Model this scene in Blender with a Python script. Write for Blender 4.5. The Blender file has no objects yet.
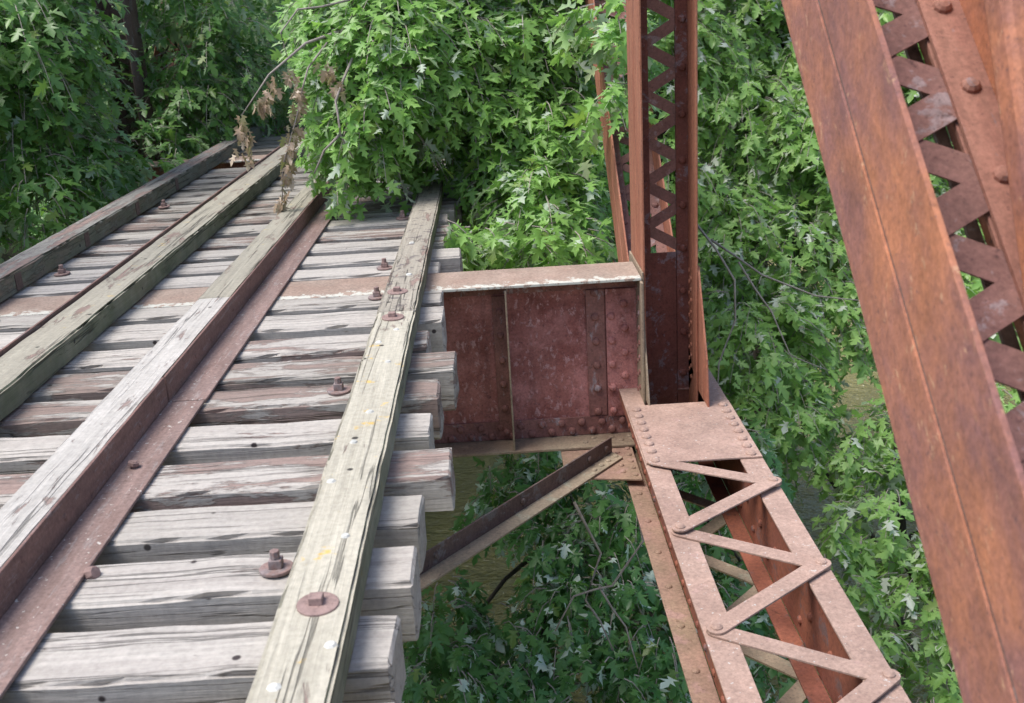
import bpy, bmesh, math, random
import numpy as np
from mathutils import Vector, Matrix, noise
R = math.radians
random.seed(7); rng = np.random.default_rng(11)
scene = bpy.context.scene
col = scene.collection

# ------------------------------------------------------------------ materials
def new_mat(name):
    m = bpy.data.materials.new(name); m.use_nodes = True
    nt = m.node_tree; nt.nodes.clear()
    out = nt.nodes.new('ShaderNodeOutputMaterial')
    b = nt.nodes.new('ShaderNodeBsdfPrincipled')
    nt.links.new(b.outputs[0], out.inputs[0])
    return m, nt, b, out
class N:
    def __init__(s, nt): s.nt = nt
    def n(s, t, **k):
        x = s.nt.nodes.new(t)
        for a, v in k.items(): setattr(x, a, v)
        return x
    def l(s, a, b): s.nt.links.new(a, b)
    def coord(s, scale=(1,1,1), rot=(0,0,0), loc=(0,0,0)):
        c = s.n('ShaderNodeTexCoord'); mp = s.n('ShaderNodeMapping')
        mp.inputs['Scale'].default_value = scale; mp.inputs['Rotation'].default_value = rot
        mp.inputs['Location'].default_value = loc
        s.l(c.outputs['Object'], mp.inputs[0]); return mp.outputs[0]
    def noise(s, vec, scale, detail=6, rough=.6, dist=0.):
        x = s.n('ShaderNodeTexNoise'); x.inputs['Scale'].default_value = scale
        x.inputs['Detail'].default_value = detail; x.inputs['Roughness'].default_value = rough
        x.inputs['Distortion'].default_value = dist
        s.l(vec, x.inputs['Vector']); return x.outputs['Fac']
    def ramp(s, fac, stops, interp='LINEAR'):
        x = s.n('ShaderNodeValToRGB'); cr = x.color_ramp; cr.interpolation = interp
        while len(cr.elements) > 1: cr.elements.remove(cr.elements[0])
        for i, (p, c) in enumerate(stops):
            e = cr.elements[0] if i == 0 else cr.elements.new(p)
            e.position = p
            e.color = (c, c, c, 1) if isinstance(c, (int, float)) else (*c, 1)
        s.l(fac, x.inputs[0]); return x.outputs[0]
    def mix(s, fac, a, b, mode='MIX'):
        x = s.n('ShaderNodeMix', data_type='RGBA', blend_type=mode)
        for i, v in ((0, fac), (6, a), (7, b)):
            if hasattr(v, 'links') or hasattr(v, 'is_linked'): s.l(v, x.inputs[i])
            elif i == 0: x.inputs[0].default_value = v
            else: x.inputs[i].default_value = (*v, 1)
        return x.outputs[2]
    def math(s, op, a, b=0.):
        x = s.n('ShaderNodeMath', operation=op)
        for i, v in ((0, a), (1, b)):
            if isinstance(v, (int, float)): x.inputs[i].default_value = v
            else: s.l(v, x.inputs[i])
        return x.outputs[0]
    def bump(s, h, strength, dist, b):
        x = s.n('ShaderNodeBump'); x.inputs['Strength'].default_value = strength
        x.inputs['Distance'].default_value = dist
        s.l(h, x.inputs['Height']); s.l(x.outputs[0], b.inputs['Normal'])

def steel(name, A, B, C, D=(.03,.018,.015), streak=(1,1,1), rot=(0,0,0), rough=.8, cthr=.56, specks=False, lichen=None, offset=0., gain=.84, psc=7., gate=False):
    """weathered painted steel: A main rust, B second rust, C worn patches, D dark spots"""
    m, nt, b, out = new_mat(name); s = N(nt)
    iso = s.coord(loc=(offset, offset, 0)); st0 = s.coord(rot=rot, loc=(offset, 0, offset))
    mp2 = s.n('ShaderNodeMapping'); mp2.inputs['Scale'].default_value = streak; s.l(st0, mp2.inputs[0]); st = mp2.outputs[0]
    n1 = s.noise(st, 2.2, 8, .65, .3)
    base = s.mix(s.ramp(n1, [(.36, 0.), (.62, 1.)]), A, B)
    n2 = s.noise(st, psc, 9, .72, .4)
    base = s.mix(s.ramp(n2, [(cthr, 0.), (cthr+.05, .8), (1, .9)]), base, C)
    if gate:   # worn primer gathers in a few large areas of the plate
        gm_ = s.ramp(s.noise(iso, 1.7, 4, .6), [(.44, 0.), (.56, 1.)])
        soft = s.ramp(s.noise(iso, 5., 9, .75), [(.40, 0.), (.52, .75)])
        base = s.mix(s.math('MULTIPLY', gm_, soft), base, gate)
        run = s.noise(s.coord(scale=(9, 9, .5)), 1.5, 5, .6)
        base = s.mix(s.ramp(run, [(.52, 0.), (.72, .30)]), base, D)
    n3 = s.noise(iso, 26., 6, .7)
    base = s.mix(s.ramp(n3, [(.60, 0.), (.70, .75)]), base, D)
    n4 = s.noise(iso, 9., 10, .8)
    base = s.mix(.35, base, s.ramp(n4, [(.2, .35), (.8, 1.)]), 'MULTIPLY')
    n6 = s.noise(iso, 60., 4, .7)
    base = s.mix(.55, base, s.ramp(n6, [(.3, .5), (.7, 1.4)]), 'MULTIPLY')
    n7 = s.noise(st, 3.1, 7, .75, .2)
    base = s.mix(.5, base, s.ramp(n7, [(.35, .62), (.62, 1.25)]), 'MULTIPLY')
    pit = s.noise(iso, 75., 3, .6)
    base = s.mix(s.ramp(pit, [(.64, 0.), (.68, .6)]), base, D)
    if specks:
        v = s.noise(iso, 45., 3, .6)
        base = s.mix(s.ramp(v, [(.665, 0.), (.69, .8)]), base, (.62, .60, .56))
    if lichen:
        ax, lo, hi = lichen
        c = s.n('ShaderNodeTexCoord'); sp = s.n('ShaderNodeSeparateXYZ'); s.l(c.outputs['Object'], sp.inputs[0])
        mr = s.n('ShaderNodeMapRange'); s.l(sp.outputs[ax], mr.inputs[0])
        mr.inputs[1].default_value = lo; mr.inputs[2].default_value = hi
        mr.inputs[3].default_value = .22; mr.inputs[4].default_value = 0.
        v = s.noise(iso, 13., 8, .75); v2 = s.math('ADD', v, mr.outputs[0])
        base = s.mix(s.ramp(v2, [(.68, 0.), (.71, .9)]), base, (.62, .62, .55))
    base = s.mix(1., base, (gain,)*3, 'MULTIPLY')
    s.l(base, b.inputs['Base Color'])
    s.l(s.ramp(n3, [(.3, rough-.15), (.8, min(1, rough+.12))]), b.inputs['Roughness'])
    b.inputs['Specular IOR Level'].default_value = .35
    h = s.math('ADD', s.math('MULTIPLY', n4, .6), s.math('MULTIPLY', n6, .4))
    s.bump(h, .5, .006, b)
    return m

def wood(name, axis, light, mid, dark, moss=0., yellow=0., peel=1., blotch=0.):
    """weathered timber with long grain; the object's own colour (red channel) sets how brown it is"""
    m, nt, b, out = new_mat(name); s = N(nt)
    sc = [16, 16, 16]; sc[axis] = .9
    sc2 = [34, 34, 34]; sc2[axis] = .8
    oi = s.n('ShaderNodeObjectInfo')
    def vec(scale):
        c = s.n('ShaderNodeTexCoord'); mp = s.n('ShaderNodeMapping'); mp.inputs['Scale'].default_value = scale
        cx = s.n('ShaderNodeCombineXYZ'); s.l(s.math('MULTIPLY', oi.outputs['Random'], 37.), cx.inputs[0]); s.l(s.math('MULTIPLY', oi.outputs['Random'], 91.), cx.inputs[2])
        s.l(c.outputs['Object'], mp.inputs[0]); s.l(cx.outputs[0], mp.inputs['Location']); return mp.outputs[0]
    g = vec(sc); g2 = vec(sc2); iso = vec((1, 1, 1))
    n1 = s.noise(g, 1., 8, .65, .35)
    base = s.mix(s.ramp(n1, [(.3, 0.), (.65, 1.)]), mid, light)
    sep = s.n('ShaderNodeSeparateColor'); s.l(oi.outputs['Color'], sep.inputs[0])
    scp = [9, 9, 9]; scp[axis] = 1.7
    npk = s.noise(vec(tuple(scp)), 1.1, 8, .72, .4)
    k = s.math('ADD', npk, s.math('MULTIPLY', s.math('SUBTRACT', sep.outputs[0], .5), .30*peel))
    npk2 = s.ramp(k, [(.565, 0.), (.61, .8), (1., 1.)])
    brown = s.mix(s.noise(g2, 1., 5, .6), (.12, .075, .065), (.36, .25, .215))
    base = s.mix(npk2, base, brown)
    if blotch:
        base = s.mix(s.ramp(s.noise(iso, 13., 7, .7), [(.55, 0.), (.60, blotch)]), base, (.13, .11, .11))
    if yellow:
        base = s.mix(s.ramp(s.noise(iso, 9., 4, .6), [(.64, 0.), (.70, yellow)]), base, (.60, .40, .09))
    if moss:
        gm = s.n('ShaderNodeNewGeometry'); sp = s.n('ShaderNodeSeparateXYZ'); s.l(gm.outputs['True Normal'], sp.inputs[0])
        side = s.math('ABSOLUTE', sp.outputs[0 if axis == 1 else 1])
        f = s.math('MULTIPLY', s.ramp(side, [(.5, 0.), (.8, 1.)]), s.ramp(s.noise(iso, 5., 6, .7), [(.3, moss*.5), (.6, moss)]))
        base = s.mix(f, base, (.135, .15, .095))
    crk = s.noise(g2, .55, 4, .5, .2)
    cr = s.ramp(crk, [(.478, 1.), (.497, .16), (.503, .16), (.522, 1.)])
    gate = s.ramp(s.noise(g, .6, 3, .5), [(.46, 0.), (.54, 1.)])
    crg = s.mix(gate, (1, 1, 1), cr)
    base = s.mix(.72, base, crg, 'MULTIPLY')
    fine = s.noise(g2, 2.2, 5, .7)
    base = s.mix(.4, base, s.ramp(fine, [(.3, .6), (.62, 1.12)]), 'MULTIPLY')
    gr = s.noise(iso, 40., 5, .7)
    base = s.mix(.45, base, s.ramp(gr, [(.32, .65), (.6, 1.15)]), 'MULTIPLY')
    # knots and old spike holes
    vo = s.n('ShaderNodeTexVoronoi'); vo.inputs['Scale'].default_value = 5.5; s.l(iso, vo.inputs['Vector'])
    base = s.mix(s.ramp(vo.outputs['Distance'], [(.055, 1.), (.085, 0.)]), base, dark)
    wet = s.ramp(s.math('MULTIPLY', sep.outputs[1], s.ramp(s.noise(iso, 1.8, 6, .7), [(.35, .4), (.6, 1.2)])), [(0., 0.), (1., 1.)])
    base = s.mix(wet, base, (.13, .125, .10))
    s.l(base, b.inputs['Base Color']); b.inputs['Roughness'].default_value = .88
    b.inputs['Specular IOR Level'].default_value = .25
    h = s.math('ADD', s.math('MULTIPLY', fine, .45), s.math('ADD', s.math('MULTIPLY', crg, .6), s.math('MULTIPLY', npk2, -.5)))
    s.bump(h, .8, .012, b)
    return m

def leafmat(name, c1, c2, under, trans=.3):
    m, nt, b, out = new_mat(name); s = N(nt)
    g = s.n('ShaderNodeNewGeometry')
    iso = s.coord()
    n1 = s.noise(iso, .9, 3, .5)
    base = s.mix(s.math('ADD', s.math('MULTIPLY', g.outputs['Random Per Island'], .65), s.math('MULTIPLY', n1, .35)), c1, c2)
    yl = s.ramp(g.outputs['Random Per Island'], [(.96, 0.), (.97, .6)])
    base = s.mix(yl, base, (.20, .26, .04))
    base = s.mix(g.outputs['Backfacing'], base, under)
    s.l(base, b.inputs['Base Color']); b.inputs['Roughness'].default_value = .36
    b.inputs['Specular IOR Level'].default_value = .5
    tr = s.n('ShaderNodeBsdfTranslucent'); tc = s.mix(.5, base, (.24, .45, .05)); s.l(tc, tr.inputs[0])
    mx = s.n('ShaderNodeMixShader'); mx.inputs[0].default_value = trans
    s.l(b.outputs[0], mx.inputs[1]); s.l(tr.outputs[0], mx.inputs[2]); s.l(mx.outputs[0], out.inputs[0])
    return m
def plain(name, c1, c2, scale=(6,6,6), rough=.85, bump=.4):
    m, nt, b, out = new_mat(name); s = N(nt)
    n = s.noise(s.coord(scale=scale), 1., 8, .7)
    s.l(s.mix(s.ramp(n, [(.35, 0.), (.65, 1.)]), c1, c2), b.inputs['Base Color'])
    b.inputs['Roughness'].default_value = rough; s.bump(n, bump, .02, b)
    return m

M = {}
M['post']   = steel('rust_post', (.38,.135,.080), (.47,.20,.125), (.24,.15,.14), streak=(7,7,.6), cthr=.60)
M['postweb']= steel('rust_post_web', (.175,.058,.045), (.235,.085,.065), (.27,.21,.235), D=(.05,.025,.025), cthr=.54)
M['lace']   = steel('rust_lacing', (.36,.19,.16), (.27,.135,.12), (.42,.33,.34), D=(.10,.05,.05), cthr=.57)
M['diag']   = steel('rust_diagonal', (.28,.13,.115), (.50,.20,.105), (.56,.33,.20), D=(.15,.08,.075), streak=(1.5,1.0,1.6), rot=(R(-42),0,0), cthr=.60, psc=16., gain=.96)
M['diagleg']= steel('rust_diagonal_leg', (.37,.165,.125), (.44,.215,.16), (.30,.25,.27), D=(.15,.07,.06), streak=(3,.7,4), rot=(R(-42),0,0), cthr=.58)
M['chord']  = steel('faded_chord_top', (.53,.365,.295), (.46,.305,.245), (.55,.36,.31), D=(.36,.24,.19), specks=True, cthr=.60, rough=.85)
M['chordin']= steel('rust_chord_side', (.36,.125,.07), (.27,.095,.065), (.19,.13,.13), D=(.08,.04,.03))
M['ledge']  = steel('faded_chord_ledge', (.40,.245,.19), (.33,.235,.16), (.45,.28,.24), D=(.17,.10,.07))
M['fbweb']  = steel('floor_beam_web', (.20,.065,.053), (.33,.13,.11), (.46,.27,.26), D=(.06,.028,.028), cthr=.55, offset=3., streak=(1.5,1.5,.9), psc=17., gain=1.3, gate=(.46,.20,.18))
M['fbleg']  = steel('floor_beam_angle', (.24,.105,.088), (.31,.145,.12), (.36,.30,.31), D=(.05,.03,.025), cthr=.56, streak=(2,2,1), gain=1.05)
M['fbtop']  = steel('floor_beam_top', (.44,.345,.28), (.38,.27,.215), (.46,.34,.28), D=(.26,.19,.15), lichen=(1,-.20,-.05), rough=.9)
M['fbbot']  = steel('floor_beam_flange', (.38,.305,.215), (.33,.23,.165), (.44,.34,.25), D=(.16,.12,.09))
M['brace']  = steel('brace_steel', (.36,.30,.215), (.42,.32,.23), (.42,.41,.31), D=(.12,.09,.07))
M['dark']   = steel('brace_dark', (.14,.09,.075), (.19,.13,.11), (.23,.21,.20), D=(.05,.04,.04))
M['rail']   = steel('angle_iron', (.33,.235,.21), (.28,.185,.16), (.36,.30,.285), D=(.15,.10,.09), specks=True, streak=(6,.7,6))
M['railv']  = steel('angle_iron_leg', (.30,.17,.14), (.23,.135,.115), (.32,.25,.24), D=(.10,.06,.06), streak=(6,.7,6))
M['bolt']   = steel('rusty_bolt', (.30,.195,.175), (.36,.25,.225), (.32,.27,.27), D=(.12,.08,.07))
M['cap']    = plain('pale_lichened_bolt', (.40,.40,.37), (.60,.60,.56), rough=.6)
M['tie']    = wood('weathered_tie', 0, (.465,.435,.395), (.37,.34,.31), (.05,.04,.04))
M['guard']  = wood('weathered_guard', 1, (.47,.44,.36), (.36,.335,.27), (.05,.045,.04), moss=.85, yellow=.8, peel=.5)
M['guardb'] = wood('blotched_guard', 1, (.37,.335,.275), (.27,.245,.205), (.05,.045,.04), moss=.85, peel=.5, blotch=.8)
M['guardw'] = wood('white_timber', 1, (.48,.455,.42), (.38,.36,.33), (.05,.045,.04), peel=.2, moss=.1)
M['guardg'] = wood('green_timber', 1, (.36,.335,.27), (.26,.24,.195), (.04,.04,.035), moss=1., peel=.7, yellow=.3)
M['guardd'] = wood('dark_timber', 1, (.26,.25,.225), (.175,.17,.155), (.03,.03,.03), moss=.8, peel=1.1, blotch=.6)
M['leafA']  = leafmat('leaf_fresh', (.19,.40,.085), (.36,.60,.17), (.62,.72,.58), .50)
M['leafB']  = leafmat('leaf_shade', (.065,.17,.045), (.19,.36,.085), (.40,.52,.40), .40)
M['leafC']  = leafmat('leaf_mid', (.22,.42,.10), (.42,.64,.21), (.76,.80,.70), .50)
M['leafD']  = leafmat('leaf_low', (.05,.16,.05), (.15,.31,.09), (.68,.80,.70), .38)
M['leafX']  = leafmat('leaf_dead', (.30,.20,.13), (.48,.36,.26), (.50,.40,.30), .2)
M['bark']   = plain('bark', (.035,.028,.023), (.09,.075,.062), (22,22,4), .95, .9)
M['twig']   = plain('twig_bark', (.20,.17,.15), (.32,.28,.25), (20,20,20), .8)
M['weed']   = plain('dry_weed', (.30,.28,.10), (.42,.34,.18), (20,20,20), .8)

# ------------------------------------------------------------------ mesh helpers
class MB:
    def __init__(s): s.v = []; s.f = []; s.mi = []
    def add(s, vs, fs, mi=0):
        o = len(s.v); s.v += [tuple(v) for v in vs]
        s.f += [tuple(i+o for i in f) for f in fs]; s.mi += [mi]*len(fs)
    def box(s, x0, x1, y0, y1, z0, z1, mi=0, T=None):
        vs = [Vector((x, y, z)) for z in (z0, z1) for x, y in ((x0,y0),(x1,y0),(x1,y1),(x0,y1))]
        if T: vs = [T(v) for v in vs]
        s.add(vs, [(3,2,1,0),(4,5,6,7),(0,1,5,4),(1,2,6,5),(2,3,7,6),(3,0,4,7)], mi)
    def prism(s, pts, off, mi=0):
        """closed polygon pts (3-D), extruded by vector off"""
        n = len(pts); a = [Vector(p) for p in pts]; b = [p+Vector(off) for p in a]
        s.add(a+b, [tuple(range(n-1,-1,-1)), tuple(range(n, 2*n))]+[(i,(i+1)%n,n+(i+1)%n,n+i) for i in range(n)], mi)
    def rivet(s, c, nrm, r=.024, h=.018, mi=0):
        nrm = Vector(nrm).normalized(); u = nrm.orthogonal().normalized(); w = nrm.cross(u); c = Vector(c)
        c = c + (u*random.uniform(-1,1)+w*random.uniform(-1,1))*.002
        vs = []; K = 10
        for rr, hh in ((1., -.1), (.92, .45), (.62, .85)):
            for k in range(K):
                a = 2*math.pi*k/K; vs.append(c+u*(math.cos(a)*r*rr)+w*(math.sin(a)*r*rr)+nrm*(h*hh))
        vs.append(c+nrm*h)
        fs = []
        for j in range(2):
            for k in range(K): fs.append((j*K+k, j*K+(k+1)%K, (j+1)*K+(k+1)%K, (j+1)*K+k))
        for k in range(K): fs.append((2*K+k, 2*K+(k+1)%K, 3*K))
        s.add(vs, fs, mi)
    def cyl(s, c, nrm, r, h, K=14, mi=0, r2=None):
        nrm = Vector(nrm).normalized(); u = nrm.orthogonal().normalized(); w = nrm.cross(u); c = Vector(c); r2 = r if r2 is None else r2
        vs = [c+u*(math.cos(2*math.pi*k/K)*r)+w*(math.sin(2*math.pi*k/K)*r) for k in range(K)]
        vs += [c+nrm*h+u*(math.cos(2*math.pi*k/K)*r2)+w*(math.sin(2*math.pi*k/K)*r2) for k in range(K)]
        s.add(vs, [tuple(range(K-1,-1,-1)), tuple(range(K,2*K))]+[(k,(k+1)%K,K+(k+1)%K,K+k) for k in range(K)], mi)
    def tube(s, pts, r0, r1, K=6, mi=0):
        pts = [Vector(p) for p in pts]; vs = []; n = len(pts)
        up = Vector((.3,.2,1)).normalized()
        for i, p in enumerate(pts):
            d = (pts[min(i+1,n-1)]-pts[max(i-1,0)]).normalized()
            u = d.cross(up); u = u.normalized() if u.length > 1e-3 else d.orthogonal().normalized(); w = d.cross(u)
            r = r0+(r1-r0)*i/(n-1)
            vs += [p+u*(math.cos(2*math.pi*k/K)*r)+w*(math.sin(2*math.pi*k/K)*r) for k in range(K)]
        fs = [(i*K+k, i*K+(k+1)%K, (i+1)*K+(k+1)%K, (i+1)*K+k) for i in range(n-1) for k in range(K)]
        fs += [tuple(range(K-1,-1,-1)), tuple(range((n-1)*K, n*K))]
        s.add(vs, fs, mi)
    def build(s, name, mats, parent=None, bevel=0., smooth=False, origin=None):
        me = bpy.data.meshes.new(name)
        org = Vector(origin) if origin is not None else (Vector(parent['_o']) if parent is not None else Vector((0,0,0)))
        me.from_pydata([tuple(Vector(v)-org) for v in s.v], [], s.f)
        mats = mats if isinstance(mats, (list, tuple)) else [mats]
        for m in mats: me.materials.append(M[m])
        me.polygons.foreach_set('material_index', s.mi)
        bm = bmesh.new(); bm.from_mesh(me); bmesh.ops.recalc_face_normals(bm, faces=bm.faces); bm.to_mesh(me); bm.free()
        if smooth: me.polygons.foreach_set('use_smooth', [True]*len(me.polygons))
        o = bpy.data.objects.new(name, me); col.objects.link(o)
        if parent is not None:
            po = Vector(parent['_o'])
            o.parent = parent; o.location = org-po; o['_o'] = tuple(org)
        else: o.location = org; o['_o'] = tuple(org)
        if bevel:
            b = o.modifiers.new('bevel', 'BEVEL'); b.width = bevel; b.segments = 2; b.limit_method = 'ANGLE'; b.angle_limit = R(62)
        return o
def tag(o, label=None, cat=None, group=None, kind=None):
    if label: o['label'] = label
    if cat: o['category'] = cat
    if group: o['group'] = group
    if kind: o['kind'] = kind
    return o
def empty(name, loc, label, cat, group=None):
    o = bpy.data.objects.new(name, None); col.objects.link(o); o.location = loc; o['_o'] = tuple(loc)
    o.empty_display_size = .2
    return tag(o, label, cat, group)

def beam(name, mat, x0, x1, y0, y1, z0, z1, axis, seg, rough=.006, parent=None, seed=0, endcut=.01):
    """hand-hewn looking timber: a subdivided box with worn, uneven edges and split ends"""
    L = [x1-x0, y1-y0, z1-z0]; n = [4, 4, 4]; n[axis] = seg
    bm = bmesh.new(); idx = {}
    nx, ny, nz = n
    def V(i, j, k):
        if (i, j, k) in idx: return idx[(i, j, k)]
        t = [i/nx, j/ny, k/nz]
        for a in range(3):
            if a != axis: t[a] = (0, .06, .5, .94, 1)[int(round(t[a]*4))]
        c = Vector((x0+t[0]*L[0], y0+t[1]*L[1], z0+t[2]*L[2]))
        o = [a for a in range(3) if a != axis]
        e = [abs(t[a]-.5) > .49 for a in o]
        q = c*1.; q[axis] *= 2.2
        nv = noise.noise_vector(Vector((q.x*2.3+seed*7.1, q.y*2.3, q.z*2.3+seed)))
        nf = noise.noise(Vector((c.x*9+seed*3, c.y*9, c.z*9)))
        c += Vector((nv.x, nv.y, nv.z*.7))*rough
        if e[0] and e[1]:
            w = .009+.034*max(0, nf)
            for a in o: c[a] += w*(1 if t[a] < .5 else -1)
        if t[axis] in (0, 1):
            h = noise.noise(Vector((c.x*21+seed, c.y*21, c.z*21)))
            c[axis] += (1 if t[axis] == 0 else -1)*(abs(h)*endcut*1.6+(.008 if any(e) else 0))
        idx[(i, j, k)] = bm.verts.new(c); return idx[(i, j, k)]
    def q(a, b, c, d): bm.faces.new((a, b, c, d))
    for i in range(nx):
        for j in range(ny):
            q(V(i,j,0),V(i,j+1,0),V(i+1,j+1,0),V(i+1,j,0)); q(V(i,j,nz),V(i+1,j,nz),V(i+1,j+1,nz),V(i,j+1,nz))
    for i in range(nx):
        for k in range(nz):
            q(V(i,0,k),V(i+1,0,k),V(i+1,0,k+1),V(i,0,k+1)); q(V(i,ny,k),V(i,ny,k+1),V(i+1,ny,k+1),V(i+1,ny,k))
    for j in range(ny):
        for k in range(nz):
            q(V(0,j,k),V(0,j,k+1),V(0,j+1,k+1),V(0,j+1,k)); q(V(nx,j,k),V(nx,j+1,k),V(nx,j+1,k+1),V(nx,j,k+1))
    me = bpy.data.meshes.new(name)
    org = Vector(((x0+x1)/2, (y0+y1)/2, z0)); po = Vector(parent['_o']) if parent is not None else Vector((0,0,0))
    for v in bm.verts: v.co -= org
    bm.to_mesh(me); bm.free(); me.materials.append(M[mat])
    o = bpy.data.objects.new(name, me); col.objects.link(o); o['_o'] = tuple(org)
    if parent is not None: o.parent = parent
    o.location = org-po
    return o

# ------------------------------------------------------------------ camera, light, sky
cam = bpy.data.cameras.new('camera'); co = bpy.data.objects.new('camera', cam); col.objects.link(co)
ya, pi_, ro = R(.446), R(17.941), R(3.3226)
f = Vector((math.sin(ya)*math.cos(pi_), math.cos(ya)*math.cos(pi_), -math.sin(pi_)))
r = Vector((math.cos(ya), -math.sin(ya), 0)); d = f.cross(r)
r2 = math.cos(ro)*r+math.sin(ro)*d; d2 = -math.sin(ro)*r+math.cos(ro)*d
co.matrix_world = Matrix(((r2.x, -d2.x, -f.x, 0), (r2.y, -d2.y, -f.y, 0), (r2.z, -d2.z, -f.z, 1.72), (0,0,0,1)))
cam.sensor_width = 36; cam.lens = 1067.1/1024*36; cam.shift_y = -10/1024; cam.clip_end = 500; cam.clip_start = .05
cam.dof.use_dof = True; cam.dof.focus_distance = 6.2; cam.dof.aperture_fstop = 4.5
scene.camera = co

w = bpy.data.worlds.new('World'); scene.world = w; w.use_nodes = True
nt = w.node_tree; bg = nt.nodes['Background']
sky = nt.nodes.new('ShaderNodeTexSky'); sky.sky_type = 'NISHITA'; sky.sun_disc = False
SE, SA = R(64), R(255)          # sun elevation, compass angle (clockwise from +Y)
sky.sun_elevation = SE; sky.sun_rotation = SA; sky.air_density = 1.; sky.dust_density = 2.5; sky.ozone_density = 1.
nt.links.new(sky.outputs[0], bg.inputs[0]); bg.inputs[1].default_value = .13
sl = bpy.data.lights.new('sun', 'SUN'); so = bpy.data.objects.new('sun', sl); col.objects.link(so)
sl.energy = 2.0; sl.angle = R(32); sl.color = (1, .965, .91)
sd = Vector((math.sin(SA)*math.cos(SE), math.cos(SA)*math.cos(SE), math.sin(SE)))
so.rotation_euler = sd.to_track_quat('Z', 'Y').to_euler(); so.location = sd*30
scene.view_settings.view_transform = 'Standard'; scene.view_settings.look = 'None'
scene.view_settings.exposure = 1.0; scene.view_settings.gamma = 1

# ------------------------------------------------------------------ ground and water
def ground_z(x, y):
    edge = min(1, max(0, (abs(x-4.5+0.12*y)-9)/5.)) if x > 4 else min(1, max(0, (-x-5.2+.05*y)/4.))
    far = min(1, max(0, (y-16)/7.)) * (1 if x < 3.5 else max(0, 1-(x-3.5)/3.))
    z = -6.2+edge*4.4+far*4.6*(1-edge*.8)
    if y > 26: z += (y-26)*.12
    z += .35*noise.noise(Vector((x*.35, y*.35, 0)))+.12*noise.noise(Vector((x*1.5, y*1.5, 3)))
    if -5.6 < x < 1.7 and y > 10: z = min(z, -1.15)
    return max(z, -8)
def groundsheet():
    xs = np.concatenate([np.linspace(-160, -22, 14), np.linspace(-20, 24, 75), np.linspace(27, 160, 14)])
    ys = np.concatenate([np.linspace(-60, -9, 10), np.linspace(-8, 42, 80), np.linspace(46, 220, 16)])
    vs = [(x, y, ground_z(x, y)) for y in ys for x in xs]; nx = len(xs)
    fs = [(j*nx+i, j*nx+i+1, (j+1)*nx+i+1, (j+1)*nx+i) for j in range(len(ys)-1) for i in range(nx-1)]
    me = bpy.data.meshes.new('ground'); me.from_pydata(vs, [], fs)
    m, nt_, b, out = new_mat('bank_soil'); s = N(nt_)
    n = s.noise(s.coord(), 1.4, 8, .7); n2 = s.noise(s.coord(), 14, 6, .7)
    c = s.mix(s.ramp(n, [(.4, 0.), (.6, 1.)]), (.05, .042, .03), (.035, .06, .02))
    c = s.mix(.6, c, s.ramp(n2, [(.3, .3), (.7, 1.3)]), 'MULTIPLY')
    s.l(c, b.inputs['Base Color']); b.inputs['Roughness'].default_value = .95; s.bump(n2, .8, .05, b)
    me.materials.append(m)
    me.polygons.foreach_set('use_smooth', [True]*len(me.polygons))
    o = bpy.data.objects.new('ground', me); col.objects.link(o); tag(o, kind='structure')
groundsheet()
m, nt_, b, out = new_mat('river_water'); s = N(nt_)
v = s.coord(scale=(1, 1.9, 1), rot=(0, 0, R(12)))
n = s.noise(v, 3.2, 3, .5, .4); n2 = s.noise(v, 11., 2, .5)
b.inputs['Base Color'].default_value = (.125, .115, .035, 1); b.inputs['Roughness'].default_value = .07; b.inputs['Specular IOR Level'].default_value = .55
s.l(s.mix(s.noise(s.coord(), .5, 4, .5), (.16, .145, .05), (.27, .245, .085)), b.inputs['Base Color'])
s.bump(s.math('ADD', n, s.math('MULTIPLY', n2, .5)), .9, .12, b)
M['water'] = m
wb = MB(); wb.add([(-60,-50,-5.2),(60,-50,-5.2),(60,60,-5.2),(-60,60,-5.2)], [(0,1,2,3)])
tag(wb.build('river', 'water'), kind='structure')

# ------------------------------------------------------------------ ties
def hook_bolt(x, y, parent, z=.004, tall=.05):
    k = MB(); k.cyl((x, y, z+.006), (0,0,1), .016, tall+.015, 8)
    k.cyl((x, y, z+.012), (random.uniform(-.05,.05),.04,1), .030, .030, 4)
    bo = k.build('bolt', 'bolt', parent, bevel=.003)
    wv = MB(); wv.cyl((x, y, z), (random.uniform(-.06,.06), random.uniform(-.05,.05), 1), .056, .012, 18)
    wv.build('washer', 'bolt', bo, bevel=.003)
ordn = ['first','second','third','fourth','fifth','sixth','seventh','eighth','ninth','tenth','eleventh','twelfth','thirteenth',
        'fourteenth','fifteenth','sixteenth','seventeenth','eighteenth','nineteenth','twentieth','twenty-first','twenty-second',
        'twenty-third','twenty-fourth','twenty-fifth','twenty-sixth','twenty-seventh','twenty-eighth','twenty-ninth','thirtieth','thirty-first','thirty-second']
near = [(1.70,1.98,-.34,.3),(2.10,2.37,-.33,.25),(2.53,2.80,-.36,.25),(2.93,3.19,-.325,.3),(3.33,3.58,-.33,.15),(3.68,3.985,-.225,.8),
        (4.14,4.39,-.33,.45),(4.57,4.83,-.31,.85),(4.93,5.225,-.245,.8),(5.34,5.62,-.40,.6),(5.78,6.08,-.335,.35),(6.20,6.445,-.36,.35)]
tie_bolts_r = {3:-.775, 7:-.785, 11:-.76}
tie_bolts_l = {11:-3.13}
brn = lambda b: 'heavily peeled brown' if b > .7 else ('partly peeled' if b > .5 else 'pale grey')
tg = 'wooden cross ties of the bridge deck'
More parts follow.
